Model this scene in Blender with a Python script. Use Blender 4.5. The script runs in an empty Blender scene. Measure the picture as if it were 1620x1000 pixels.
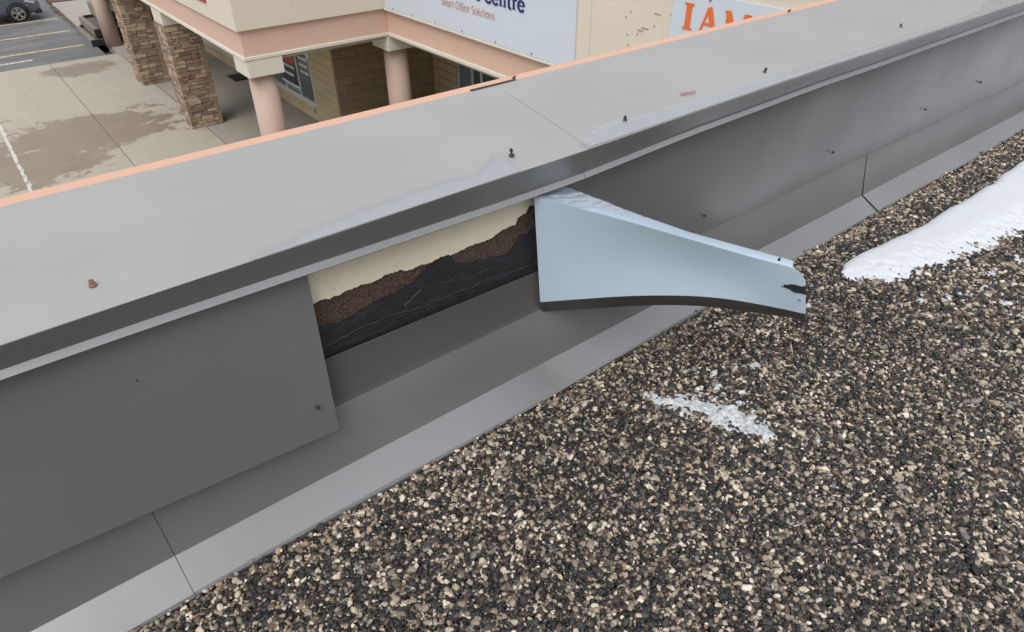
import bpy, bmesh, math, random
import numpy as np
from mathutils import Matrix, Vector

# ------------------------------------------------------------------ camera, world, sun, exposure
sc = bpy.context.scene
C = sc.collection
FOC, YAW, PIT, ROL, CH = 1072.807, 0.660713, 0.624630, -0.0094257, 1.6
cy, sy, cp, sp = math.cos(YAW), math.sin(YAW), math.cos(PIT), math.sin(PIT)
FW = np.array([sy*cp, cy*cp, -sp]); R0 = np.array([cy, -sy, 0.]); U0 = np.cross(R0, FW)
RT = math.cos(ROL)*R0 + math.sin(ROL)*U0
UP = -math.sin(ROL)*R0 + math.cos(ROL)*U0
CAMP = np.array([0., 0., CH])
cam = bpy.data.cameras.new('camera'); co = bpy.data.objects.new('camera', cam); C.objects.link(co)
cam.sensor_fit = 'HORIZONTAL'; cam.sensor_width = 36; cam.lens = FOC/1620*36
cam.clip_start = 0.02; cam.clip_end = 2000
co.matrix_world = Matrix(((RT[0], UP[0], -FW[0], 0), (RT[1], UP[1], -FW[1], 0), (RT[2], UP[2], -FW[2], CH), (0, 0, 0, 1)))
sc.camera = co

SUN_EL, SUN_AZ = math.radians(52), math.radians(-122)   # azimuth from +Y towards +X; negative = towards -X
w = bpy.data.worlds.new('World'); sc.world = w; w.use_nodes = True
nt = w.node_tree; bg = nt.nodes['Background']
sky = nt.nodes.new('ShaderNodeTexSky'); sky.sky_type = 'NISHITA'; sky.sun_disc = False
sky.sun_elevation = SUN_EL; sky.sun_rotation = SUN_AZ
sky.air_density = 1.0; sky.dust_density = 6.0; sky.ozone_density = 1.0
hs = nt.nodes.new('ShaderNodeHueSaturation'); hs.inputs['Saturation'].default_value = 0.38
nt.links.new(sky.outputs[0], hs.inputs['Color'])
ov = nt.nodes.new('ShaderNodeMix'); ov.data_type = 'RGBA'; ov.inputs[0].default_value = 0.7      # even cloud cover over the clear sky
tcw = nt.nodes.new('ShaderNodeTexCoord'); sxz = nt.nodes.new('ShaderNodeSeparateXYZ'); nt.links.new(tcw.outputs['Generated'], sxz.inputs[0])
mr = nt.nodes.new('ShaderNodeMapRange'); nt.links.new(sxz.outputs[2], mr.inputs[0])               # standard overcast sky: zenith three times the horizon
mr.inputs[1].default_value = 0; mr.inputs[2].default_value = 1; mr.inputs[3].default_value = .43; mr.inputs[4].default_value = 1.3
vm = nt.nodes.new('ShaderNodeVectorMath'); vm.operation = 'SCALE'; vm.inputs[0].default_value = (7.2, 7.45, 7.9); nt.links.new(mr.outputs[0], vm.inputs['Scale'])
nt.links.new(vm.outputs[0], ov.inputs[7]); nt.links.new(hs.outputs[0], ov.inputs[6]); nt.links.new(ov.outputs[2], bg.inputs[0])
bg.inputs[1].default_value = 0.10
sl = bpy.data.lights.new('sun', 'SUN'); sl.energy = 0.9; sl.angle = math.radians(40); sl.color = (1, .965, .92)
so = bpy.data.objects.new('sun', sl); C.objects.link(so)
sd = Vector((math.sin(SUN_AZ)*math.cos(SUN_EL), math.cos(SUN_AZ)*math.cos(SUN_EL), math.sin(SUN_EL)))
so.rotation_euler = sd.to_track_quat('Z', 'Y').to_euler(); so.location = (-4, 6, 12)
vs = sc.view_settings
vs.view_transform = 'Standard'; vs.look = 'None'; vs.gamma = 1; vs.use_curve_mapping = False
vs.exposure = 0.72
sc.cycles.use_denoising = True

random.seed(7); rng = np.random.default_rng(7)

def at(px, py, ax, val):
    """the point of the plane (axis ax = val) seen along one line of sight, for measuring the place"""
    d = RT*((px-810)/FOC) - UP*((py-500)/FOC) + FW
    return CAMP + d*((val-CAMP[ax])/d[ax])

# ------------------------------------------------------------------ node helpers
def mat(name, col=(.5, .5, .5), rough=.6, metal=0., spec=.5, build=None):
    m = bpy.data.materials.new(name); m.use_nodes = True
    n = m.node_tree.nodes; b = n['Principled BSDF']
    b.inputs['Base Color'].default_value = (*col, 1); b.inputs['Roughness'].default_value = rough
    b.inputs['Metallic'].default_value = metal; b.inputs['Specular IOR Level'].default_value = spec
    if build: build(NT(m.node_tree), b)
    return m

class NT:
    def __init__(s, t): s.t = t; s.n = t.nodes; s.l = t.links
    def new(s, k, **kw):
        x = s.n.new(k)
        for a, v in kw.items(): setattr(x, a, v)
        return x
    def put(s, sock, v):
        if hasattr(v, 'is_output') or isinstance(v, bpy.types.NodeSocket): s.l.new(v, sock)
        elif isinstance(v, (tuple, list)) and len(v) == 3 and sock.type == 'RGBA': sock.default_value = (*v, 1)
        else: sock.default_value = v
    def pos(s): return s.new('ShaderNodeNewGeometry').outputs['Position']
    def obj(s): return s.new('ShaderNodeTexCoord').outputs['Object']
    def scale(s, v, sc_):
        m = s.new('ShaderNodeVectorMath', operation='MULTIPLY'); s.put(m.inputs[0], v); m.inputs[1].default_value = sc_; return m.outputs[0]
    def noise(s, v, sc_, det=4, rough=.55, dist=0., color=False):
        x = s.new('ShaderNodeTexNoise'); s.put(x.inputs['Vector'], v)
        x.inputs['Scale'].default_value = sc_; x.inputs['Detail'].default_value = det
        x.inputs['Roughness'].default_value = rough; x.inputs['Distortion'].default_value = dist
        return x.outputs['Color' if color else 'Fac']
    def vor(s, v, sc_, out='Distance'):
        x = s.new('ShaderNodeTexVoronoi'); s.put(x.inputs['Vector'], v); x.inputs['Scale'].default_value = sc_; return x.outputs[out]
    def math(s, op, a, b=0., c=0., clamp=False):
        x = s.new('ShaderNodeMath', operation=op, use_clamp=clamp)
        for i, v in enumerate((a, b, c)): s.put(x.inputs[i], v)
        return x.outputs[0]
    def ramp(s, f, lo, hi):
        x = s.new('ShaderNodeMapRange', interpolation_type='SMOOTHSTEP'); s.put(x.inputs[0], f)
        x.inputs[1].default_value = lo; x.inputs[2].default_value = hi; return x.outputs[0]
    def mix(s, f, a, b):
        x = s.new('ShaderNodeMix', data_type='RGBA'); s.put(x.inputs[0], f); s.put(x.inputs[6], a); s.put(x.inputs[7], b); return x.outputs[2]
    def mul(s, a, b): return s.math('MULTIPLY', a, b)
    def lerp(s, f, a, b): return s.math('ADD', a, s.mul(f, b-a))
    def bump(s, bsdf, h, strength=.3, dist=.01):
        x = s.new('ShaderNodeBump'); x.inputs['Strength'].default_value = strength; x.inputs['Distance'].default_value = dist
        s.put(x.inputs['Height'], h); s.l.new(x.outputs[0], bsdf.inputs['Normal'])
    def xyz(s, v):
        x = s.new('ShaderNodeSeparateXYZ'); s.put(x.inputs[0], v); return x.outputs
    def gauss(s, p, a, b, c, d):
        o = s.xyz(p)
        u = s.math('DIVIDE', s.math('SUBTRACT', o[0], a), b); v = s.math('DIVIDE', s.math('SUBTRACT', o[1], c), d)
        r = s.math('ADD', s.mul(u, u), s.mul(v, v))
        return s.math('POWER', 2.71828, s.mul(r, -1.0))

# ------------------------------------------------------------------ object helpers
def mesh(name, verts, faces, m=None, parent=None, smooth=False):
    me = bpy.data.meshes.new(name); me.from_pydata([tuple(map(float, v)) for v in verts], [], faces)
    if m: me.materials.append(m)
    if smooth: me.polygons.foreach_set('use_smooth', [True]*len(me.polygons))
    me.update()
    o = bpy.data.objects.new(name, me); C.objects.link(o)
    if parent: setp(o, parent)
    return o
def setp(o, parent):
    o.parent = parent; o.matrix_parent_inverse = Matrix.Identity(4)
    chain = Matrix.Identity(4); p = parent
    while p is not None:
        chain = Matrix.LocRotScale(p.location, p.rotation_euler, p.scale) @ chain; p = p.parent
    mw = Matrix.LocRotScale(o.location, o.rotation_euler, o.scale)
    ml = chain.inverted() @ mw
    o.location, q, o.scale = ml.decompose(); o.rotation_euler = q.to_euler()
def empty(name, loc=(0, 0, 0)):
    o = bpy.data.objects.new(name, None); C.objects.link(o); o.location = loc; o.empty_display_size = .1; return o
def tag(o, label=None, cat=None, group=None, kind=None):
    if label: o['label'] = label
    if cat: o['category'] = cat
    if group: o['group'] = group
    if kind: o['kind'] = kind
    return o
BOXF = [(0, 3, 2, 1), (4, 5, 6, 7), (0, 1, 5, 4), (1, 2, 6, 5), (2, 3, 7, 6), (3, 0, 4, 7)]
class MB:
    def __init__(s): s.v = []; s.f = []
    def add(s, v, f):
        k = len(s.v); s.v += [tuple(x) for x in v]; s.f += [tuple(i+k for i in q) for q in f]; return s
    def box(s, x0, y0, z0, x1, y1, z1):
        return s.add([(x0, y0, z0), (x1, y0, z0), (x1, y1, z0), (x0, y1, z0), (x0, y0, z1), (x1, y0, z1), (x1, y1, z1), (x0, y1, z1)], BOXF)
    def cyl(s, p, r0, r1, z0, z1, n=24, cap=True):
        v = []
        for z, r in ((z0, r0), (z1, r1)):
            v += [(p[0]+r*math.cos(2*math.pi*i/n), p[1]+r*math.sin(2*math.pi*i/n), z) for i in range(n)]
        f = [(i, (i+1) % n, n+(i+1) % n, n+i) for i in range(n)]
        if cap: f += [tuple(range(n-1, -1, -1)), tuple(range(n, 2*n))]
        return s.add(v, f)
    def quad(s, a, b, c, d): return s.add([a, b, c, d], [(0, 1, 2, 3)])
    def build(s, name, m, parent=None, bevel=0., smooth=False):
        o = mesh(name, s.v, s.f, m, parent, smooth)
        if bevel: bev(o, bevel)
        return o
def bev(o, wd, seg=2):
    b = o.modifiers.new('bevel', 'BEVEL'); b.width = wd; b.segments = seg; b.limit_method = 'ANGLE'; b.angle_limit = math.radians(35)
def solid(o, t, off=-1.):
    s = o.modifiers.new('solid', 'SOLIDIFY'); s.thickness = t; s.offset = off
    o.modifiers.new('split', 'EDGE_SPLIT').split_angle = math.radians(40)
def grid(name, P, m, parent=None, smooth=True):
    """P: array (a, b, 3)"""
    a, b, _ = P.shape
    f = [(i*b+j, i*b+j+1, (i+1)*b+j+1, (i+1)*b+j) for i in range(a-1) for j in range(b-1)]
    return mesh(name, P.reshape(-1, 3), f, m, parent, smooth)
def vnoise(x, y, seed=0):
    """smooth value noise for arrays"""
    r = np.random.default_rng(seed).random((64, 64))
    xi = np.floor(x).astype(int); yi = np.floor(y).astype(int); fx = x-xi; fy = y-yi
    fx = fx*fx*(3-2*fx); fy = fy*fy*(3-2*fy)
    g = lambda i, j: r[i % 64, j % 64]
    return (g(xi, yi)*(1-fx)+g(xi+1, yi)*fx)*(1-fy)+(g(xi, yi+1)*(1-fx)+g(xi+1, yi+1)*fx)*fy
def fbm(x, y, seed=0, oc=4):
    x = np.asarray(x, float); y = np.asarray(y, float); s = 0; a = .5; t = 0
    for k in range(oc): s = s+a*vnoise(x*2**k, y*2**k, seed+k); t += a; a *= .5
    return s/t

# ------------------------------------------------------------------ materials
def b_metal(base, dirt=.10, rough=.42, metal=0., front=False):
    def f(t, b):
        p = t.pos()
        n1 = t.noise(p, 1.7, 2, .5); n2 = t.noise(t.scale(p, (1, 1, .6)), 2.2, 1)
        c = t.mix(t.ramp(n1, .3, .75), tuple(v*(1-dirt) for v in base), tuple(v*(1+dirt) for v in base))
        sp_ = t.ramp(t.noise(p, 55, 3, .7), .70, .78)
        b.inputs['Metallic'].default_value = metal
        st = t.ramp(t.noise(t.scale(p, (9, 9, .8)), 1.3, 5, .7), .58, .80); c = t.mix(t.mul(st, .07), c, tuple(min(1, v*1.5) for v in base))
        c = t.mix(t.mul(sp_, .25), c, (.42, .38, .33))
        if front:                                                      # grit washed down to the front edge, faint scuffs
            y = t.xyz(p)[1]; band = t.math('SUBTRACT', 1.0, t.ramp(y, 1.385, 1.46))
            gr = t.mul(band, t.ramp(t.noise(p, 140, 4, .75), .52, .66)); c = t.mix(t.mul(gr, .55), c, (.30, .235, .16))
            cl = t.ramp(t.noise(t.scale(p, (1, 2.2, 1)), 2.4, 6, .65, .6), .40, .70); c = t.mix(t.mul(cl, .08), c, (.40, .39, .375))
            sc_ = t.ramp(t.noise(t.scale(p, (4, 40, 4)), 4, 3, .6), .74, .80); c = t.mix(t.mul(sc_, .3), c, (.22, .21, .205))
        t.put(b.inputs['Base Color'], c)
        t.put(b.inputs['Roughness'], t.math('ADD', rough-.07, t.mul(n2, .14)))
        h = t.noise(t.scale(p, (1, 1, .45)), 2.4, 1., .35)
        t.bump(b, h, .6, .014)
    return f
M = {}
M['coping'] = mat('coping_grey_metal', spec=.45, build=b_metal((.292, .288, .282), .03, .5, 0., True))
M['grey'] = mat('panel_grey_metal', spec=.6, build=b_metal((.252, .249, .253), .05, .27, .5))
M['flash'] = mat('flashing_grey_metal', spec=.6, build=b_metal((.238, .237, .240), .07, .34, .45))
def b_peach(t, b):
    p = t.pos(); n = t.noise(p, 2.5, 5)
    t.put(b.inputs['Base Color'], t.mix(n, (.54, .315, .215), (.59, .35, .245)))
M['peach'] = mat('peach_paint', rough=.55, build=b_peach)
def b_blue(t, b):
    p = t.pos(); n = t.noise(t.scale(p, (3, 3, 3)), 1.5, 4)
    sm_ = t.ramp(t.noise(t.scale(p, (1, 1, 3)), 9, 5, .7), .60, .80)
    t.put(b.inputs['Base Color'], t.mix(t.mul(sm_, .22), t.mix(n, (.43, .545, .64), (.47, .585, .68)), (.34, .40, .45)))
    t.put(b.inputs['Roughness'], t.math('ADD', .24, t.mul(t.noise(p, 9, 4), .12)))
    t.bump(b, t.math('ADD', t.noise(p, 5, 2), t.mul(t.noise(p, 16, 3), .22)), .2, .01)
M['blue'] = mat('pale_blue_primer', spec=.6, build=b_blue)
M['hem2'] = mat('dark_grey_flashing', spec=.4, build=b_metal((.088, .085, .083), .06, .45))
M['hem'] = mat('dark_brown_hem_paint', spec=.4, build=b_metal((.055, .052, .05), .08, .42))
def b_stucco(t, b):
    p = t.pos(); n = t.noise(t.scale(p, (1, 1, .4)), 16, 6, .7); f = t.noise(p, 300, 3, .7); sp_ = t.ramp(t.noise(p, 110, 4, .75), .60, .70)
    c = t.mix(n, (.70, .64, .48), (.80, .74, .58)); c = t.mix(t.mul(sp_, .6), c, (.3, .25, .18))
    t.put(b.inputs['Base Color'], c); t.bump(b, f, .5, .003)
M['stucco'] = mat('cream_stucco', rough=.9, spec=.2, build=b_stucco)
def b_brown(t, b):
    p = t.pos(); v = t.vor(p, 520, 'Color'); d = t.vor(p, 520)
    g = t.new('ShaderNodeSeparateColor'); t.put(g.inputs[0], v)
    c = t.mix(g.outputs[0], (.045, .030, .022), (.145, .095, .070)); c = t.mix(t.ramp(g.outputs[1], .90, .97), c, (.30, .21, .15))
    t.put(b.inputs['Base Color'], c); t.bump(b, d, .8, .004)
M['brown'] = mat('brown_adhesive_grit', rough=.8, spec=.3, build=b_brown)
def b_tar(t, b):
    p = t.pos(); n = t.noise(p, 35, 6, .65); n2 = t.noise(t.scale(p, (1, 1, 2.5)), 14, 5, .6)
    t.put(b.inputs['Base Color'], t.mix(n, (.010, .011, .013), (.028, .030, .034)))
    t.put(b.inputs['Roughness'], t.math('ADD', .45, t.mul(n, .25)))
    t.bump(b, t.math('ADD', n, t.mul(n2, 1.5)), .6, .006)
M['tar'] = mat('black_bitumen', spec=.45, build=b_tar)
M['crack'] = mat('dried_bitumen_crust', (.12, .12, .125), .8)
def b_pebble(t, b):
    a = t.new('ShaderNodeAttribute', attribute_type='INSTANCER', attribute_name='col')
    o = t.obj(); n = t.noise(o, 2.2, 4, .6)
    c = t.mix(t.mul(n, .35), a.outputs['Color'], (.03, .028, .026))
    t.put(b.inputs['Base Color'], c)
    a2 = t.new('ShaderNodeAttribute', attribute_type='INSTANCER', attribute_name='wet')
    t.put(b.inputs['Roughness'], a2.outputs['Fac'])
    t.bump(b, t.noise(o, 6, 3), .25, .05)
M['pebble'] = mat('wet_pebbles', spec=.42, build=b_pebble)
def b_roofbed(t, b):
    p = t.pos(); v = t.vor(p, 90, 'Color'); g = t.new('ShaderNodeSeparateColor'); t.put(g.inputs[0], v)
    t.put(b.inputs['Base Color'], t.mix(t.math('POWER', g.outputs[0], 4.), (.014, .013, .012), (.12, .105, .09))); t.bump(b, t.vor(p, 90), .7, .01)
M['roofbed'] = mat('dark_roof_bed', rough=.7, build=b_roofbed)
def b_snow(t, b):
    p = t.pos(); n = t.noise(p, 5, 5); n2 = t.noise(p, 120, 3)
    t.put(b.inputs['Base Color'], t.mix(n, (.52, .555, .595), (.60, .63, .665)))
    t.bump(b, t.math('ADD', t.mul(n2, .12), n), .5, .02)
M['snow'] = mat('snow', rough=.75, spec=.3, build=b_snow)
M['snow'].node_tree.nodes['Principled BSDF'].inputs['Subsurface Weight'].default_value = 0.
def b_slush(t, b):
    p = t.pos(); n = t.noise(p, 70, 4); 
    t.put(b.inputs['Base Color'], t.mix(t.ramp(n, .35, .7), (.36, .375, .39), (.62, .645, .67))); t.bump(b, t.noise(p, 160, 3), .7, .006)
M['slush'] = mat('icy_slush', rough=.8, spec=.2, build=b_slush)
def b_conc(t, b):
    p = t.pos(); nb = t.noise(t.scale(p, (.55, 1.1, 1)), 1.0, 6, .62, .3); nf = t.noise(p, 3.2, 6, .7); ng = t.noise(p, 40, 3)
    g = t.mul(t.gauss(p, 1.9, 1.9, 19.3, 1.55), 1.15)
    for k in ((.5, 1.6, 17.9, 1.3, .9), (2.9, 1.15, 25.7, .8, 1.0), (3.5, .6, 20.3, .5, .5), (-.4, .9, 22.0, .9, .75), (.2, 1.3, 18.0, 1.7, 1.0), (-1.6, 1.5, 19, 3, .8), (1.2, 1.2, 24.2, .5, .28), (3.2, 1., 17.6, .5, .3)):
        g = t.math('MAXIMUM', g, t.mul(t.gauss(p, *k[:4]), k[4]))
    m = t.math('ADD', g, t.mul(t.math('SUBTRACT', t.math('ADD', t.mul(nb, .55), t.mul(nf, .45)), .5), 3.1))
    wet = t.ramp(m, .42, .56)
    c = t.mix(nf, (.31, .28, .23), (.43, .395, .335)); c = t.mix(t.mul(ng, .25), c, (.30, .26, .21))
    c = t.mix(wet, c, t.mix(t.noise(p, 1.3, 4), (.185, .143, .102), (.255, .208, .158)))
    t.put(b.inputs['Base Color'], c); t.put(b.inputs['Roughness'], t.lerp(wet, .85, .5)); t.bump(b, ng, .2, .004)
M['concrete'] = mat('stained_concrete', spec=.5, build=b_conc)
def b_conc2(t, b):
    p = t.pos(); n = t.noise(p, 1.2, 5, .6); g = t.noise(p, 30, 3)
    t.put(b.inputs['Base Color'], t.mix(n, (.25, .225, .195), (.36, .33, .29))); t.bump(b, g, .2, .004)
M['concrete_dry'] = mat('grey_concrete', rough=.85, build=b_conc2)
def b_asph(t, b):
    p = t.pos(); n = t.noise(t.scale(p, (.5, 1.4, 1)), 1.2, 6, .65); g = t.vor(p, 45)
    c = t.mix(t.ramp(n, .3, .7), (.085, .085, .088), (.165, .163, .162)); t.put(b.inputs['Base Color'], c)
    t.put(b.inputs['Roughness'], t.lerp(t.ramp(n, .3, .7), .45, .85)); t.bump(b, g, .4, .01)
M['asphalt'] = mat('damp_asphalt', build=b_asph)
def b_line(col):
    def f(t, b):
        p = t.pos(); n = t.noise(p, 6, 6, .7)
        t.put(b.inputs['Base Color'], t.mix(t.ramp(n, .50, .66), col, (.17, .165, .155)))
    return f
M['yellow'] = mat('worn_yellow_paint', rough=.7, build=b_line((.62, .47, .22)))
M['white_line'] = mat('worn_white_paint', rough=.7, build=b_line((.55, .52, .47)))
def b_paintwall(a, bb, streak=.12):
    def f(t, b):
        p = t.pos(); n = t.noise(p, .8, 5, .6); s = t.noise(t.scale(p, (5, 5, .35)), 1.6, 5, .6)
        c = t.mix(n, a, bb); c = t.mix(t.mul(t.ramp(s, .52, .8), streak*3), c, tuple(v*.72 for v in a))
        t.put(b.inputs['Base Color'], c); t.bump(b, t.noise(p, 130, 3), .25, .003)
    return f
M['cream'] = mat('cream_wall_paint', rough=.8, spec=.3, build=b_paintwall((.60, .555, .455), (.66, .61, .51), .07))
M['cream_trim'] = mat('pale_cream_trim', rough=.75, spec=.3, build=b_paintwall((.60, .57, .485), (.65, .625, .545), .10))
M['pink'] = mat('pink_band_paint', rough=.75, spec=.3, build=b_paintwall((.57, .395, .31), (.63, .445, .355), .06))
M['pinkcol'] = mat('pink_column_paint', rough=.7, spec=.3, build=b_paintwall((.46, .345, .285), (.51, .39, .33), .05))
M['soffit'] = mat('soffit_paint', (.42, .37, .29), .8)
def b_block(a, bb):
    def f(t, b):
        p = t.pos(); i = t.new('ShaderNodeObjectInfo').outputs['Random']; n = t.noise(p, 4, 5, .7)
        c = t.mix(t.math('ADD', t.mul(n, .6), t.mul(i, .4)), a, bb); t.put(b.inputs['Base Color'], c); t.bump(b, t.noise(t.scale(p, (1, 1, .25)), 60, 4, .7), .5, .01)
    return f
M['block'] = mat('tan_block', rough=.85, spec=.2, build=b_block((.40, .33, .20), (.50, .42, .275)))
M['split'] = mat('split_face_block', rough=.9, spec=.2, build=b_block((.24, .19, .125), (.34, .28, .19)))
M['mortar'] = mat('mortar', (.33, .28, .185), .9)
STONES = [(.29, .21, .15), (.34, .255, .18), (.235, .165, .12), (.38, .295, .21), (.20, .155, .125), (.28, .185, .135), (.43, .345, .25), (.26, .205, .16)]
def b_stone(col):
    def f(t, b):
        p = t.pos(); i = t.new('ShaderNodeObjectInfo').outputs['Random']; n = t.noise(p, 14, 5, .7)
        t.put(b.inputs['Base Color'], t.mix(t.math('ADD', t.mul(n, .55), t.mul(i, .45)), tuple(v*.8 for v in col), tuple(v*1.2 for v in col))); t.bump(b, n, .5, .01)
    return f
for k, c in enumerate(STONES): M['stone%d' % k] = mat('ledge_stone', rough=.85, spec=.25, build=b_stone(c))
M['stonegap'] = mat('stone_joint', (.06, .045, .035), .95)
M['sign'] = mat('white_sign_sheet', (.55, .62, .69), .35)
M['navy'] = mat('navy_letter', (.012, .022, .13), .4)
M['rose'] = mat('rose_letter', (.55, .30, .27), .5)
M['orange'] = mat('orange_letter', (.72, .15, .03), .45)
M['red'] = mat('red_sign', (.42, .04, .055), .45)
M['white'] = mat('white_print', (.75, .75, .75), .5)
M['black'] = mat('black_rubber', (.014, .014, .014), .6)
M['frame'] = mat('window_aluminium', (.55, .57, .58), .35)
def b_glass(t, b):
    b.inputs['Base Color'].default_value = (.075, .115, .12, 1); b.inputs['Roughness'].default_value = .05
M['glass'] = mat('tinted_shop_glass', spec=.6, build=b_glass)
M['blind'] = mat('teal_backing_sheet', (.22, .34, .34), .5)
M['timber'] = mat('grey_timber', rough=.85, build=b_paintwall((.15, .13, .10), (.24, .215, .165), .1))
M['timber_dark'] = mat('black_stained_timber', (.016, .016, .016), .7)
M['soil'] = mat('planter_soil', rough=.95, build=b_paintwall((.07, .055, .05), (.15, .12, .105), .1))
M['mulch'] = mat('brown_mulch', rough=.95, build=b_paintwall((.05, .03, .02), (.13, .085, .06), .1))
M['leaf'] = mat('planter_green', rough=.8, build=b_paintwall((.05, .07, .03), (.12, .14, .07), .1))
M['carpaint'] = mat('blue_grey_car_paint', (.15, .19, .225), .22, .55)
M['cardark'] = mat('black_car_trim', (.012, .013, .014), .45)
M['tyre'] = mat('tyre_rubber', (.018, .018, .018), .75)
M['alloy'] = mat('alloy_rim', (.62, .62, .62), .28, .8)
M['carglass'] = mat('car_glass', (.02, .025, .03), .05, spec=.7)
M['lamp'] = mat('headlight_lens', (.5, .5, .52), .1)
M['amber'] = mat('side_marker', (.6, .2, .12), .3)
M['steel'] = mat('zinc_screw', (.42, .41, .40), .35, .8)
M['screwdark'] = mat('dark_screw', (.045, .043, .042), .45, .3)
M['rust'] = mat('rusty_screw', rough=.7, build=b_paintwall((.16, .075, .045), (.26, .14, .09), .1))
M['scrap'] = mat('faded_scrap', (.40, .25, .19), .8)
M['rubber'] = mat('screw_washer', (.03, .03, .03), .6)
def b_film(t, b):
    p = t.pos()
    t.put(b.inputs['Base Color'], t.mix(t.noise(p, 30, 4), (.58, .56, .57), (.74, .74, .76)))
    b.inputs['Roughness'].default_value = .12; b.inputs['Alpha'].default_value = .32
    t.bump(b, t.noise(t.scale(p, (1, 1, 1)), 22, 2, .5, 1.2), .6, .008)
M['film'] = mat('crinkled_clear_film', spec=.8, build=b_film)
def b_water(t, b):
    p = t.pos(); n = t.noise(t.scale(p, (3, 9, 3)), 3, 5, .65); a = t.new('ShaderNodeAttribute', attribute_name='fade')
    t.put(b.inputs['Base Color'], t.mix(n, (.33, .345, .38), (.40, .415, .445))); t.bump(b, n, .05, .004)  # pale blue base paints in the sky's sheen on the water
    f = t.math('ADD', a.outputs['Fac'], t.mul(t.math('SUBTRACT', t.noise(p, 45, 4, .6), .5), .5))
    t.put(b.inputs['Alpha'], t.mul(t.ramp(f, .0, 1.0), .70))
M['water'] = mat('melt_water_film', rough=.06, spec=.65, build=b_water)


# ------------------------------------------------------------------ lettering from strokes (unit box: x to the right, y up; x-height .68 unless capital)
def arc(cx, cy_, rx, ry, a0, a1, n=10):
    return [(cx+rx*math.cos(math.radians(a0+(a1-a0)*i/n)), cy_+ry*math.sin(math.radians(a0+(a1-a0)*i/n))) for i in range(n+1)]
# (polyline, thickness factor) ; advance
G = {
 'C': ([(arc(.40, .5, .36, .5, 50, 310, 14), 1), ([(.66, .62), (.66, .96)], .45), ([(.66, .04), (.66, .36)], .3)], .80),
 'e': ([(arc(.30, .34, .27, .34, 5, 325, 14), .95), ([(.05, .37), (.56, .37)], .5)], .66),
 'n': ([([(.14, 0), (.14, .66)], 1), (arc(.33, .44, .19, .22, 180, 0, 8)+[(.52, 0)], .9), ([(0, .02), (.28, .02)], .4), ([(.38, .02), (.66, .02)], .4), ([(0, .66), (.14, .66)], .4)], .74),
 't': ([([(.18, .92), (.18, .12)]+arc(.32, .12, .14, .12, 180, 300, 5), 1), ([(.02, .66), (.40, .66)], .5)], .48),
 'r': ([([(.14, 0), (.14, .66)], 1), (arc(.34, .42, .20, .24, 180, 60, 6), .8), ([(0, .02), (.30, .02)], .4), ([(0, .66), (.14, .66)], .4)], .52),
 's': ([(arc(.26, .49, .19, .17, 40, 250, 8)+arc(.26, .17, .20, .17, 70, -140, 8), .9)], .56),
 'S': ([(arc(.30, .74, .24, .24, 30, 260, 8)+arc(.30, .26, .26, .26, 80, -140, 8), .9)], .66),
 'm': ([([(.12, 0), (.12, .66)], 1), (arc(.28, .46, .16, .20, 180, 0, 6)+[(.44, 0)], .9), (arc(.60, .46, .16, .20, 180, 0, 6)+[(.76, 0)], .9)], .90),
 'a': ([(arc(.28, .32, .24, .32, 30, 330, 12), .9), ([(.50, .66), (.50, 0)], 1)], .62),
 'O': ([(arc(.42, .5, .38, .5, 0, 360, 18), 1)], .88),
 'f': ([(arc(.36, .82, .16, .16, 70, 180, 5)+[(.20, -.16)], .9), ([(.04, .66), (.40, .66)], .5)], .42),
 'i': ([([(.14, 0), (.14, .66)], 1), ([(.14, .84), (.14, .94)], 1)], .30),
 'c': ([(arc(.30, .34, .26, .34, 50, 310, 10), .95)], .56),
 'l': ([([(.14, 0), (.14, 1.0)], 1)], .30),
 'u': ([([(.12, .66)]+arc(.31, .22, .19, .22, 180, 360, 6)+[(.50, .66)], .9), ([(.50, .66), (.50, 0)], 1)], .66),
 'o': ([(arc(.31, .34, .27, .34, 0, 360, 14), .95)], .66),
 'I': ([([(.20, 0), (.20, 1)], 1.15), ([(0, .025), (.40, .025)], .38), ([(0, .975), (.40, .975)], .38)], .40),
 'A': ([([(.08, 0), (.44, 1)], .5), ([(.44, 1), (.78, 0)], 1.2), ([(.22, .36), (.66, .36)], .42), ([(-.02, .025), (.22, .025)], .38), ([(.60, .025), (.96, .025)], .38)], .96),
 'M': ([([(.14, 0), (.14, 1)], .55), ([(.14, 1), (.52, .08)], 1.15), ([(.52, .08), (.92, 1)], .55), ([(.94, 0), (.94, 1)], 1.2), ([(0, .025), (.28, .025)], .38), ([(.78, .025), (1.12, .025)], .38), ([(0, .975), (.2, .975)], .38), ([(.88, .975), (1.12, .975)], .38)], 1.12),
 'E': ([([(.10, 0), (.10, 1)], 1), ([(.1, .05), (.5, .05)], .9), ([(.1, .52), (.45, .52)], .9), ([(.1, .95), (.5, .95)], .9)], .62),
 'Z': ([([(.05, .95), (.55, .95), (.05, .05), (.55, .05)], .9)], .66),
 ' ': ([], .36),
}
def ribbon(pl, wd):
    P = np.array(pl); T = np.gradient(P, axis=0); T /= np.linalg.norm(T, axis=1)[:, None]+1e-9
    N = np.stack([-T[:, 1], T[:, 0]], 1)*wd/2
    return np.concatenate([P+N, P-N]), [(i, i+1, len(P)+i+1, len(P)+i) for i in range(len(P)-1)]
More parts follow.
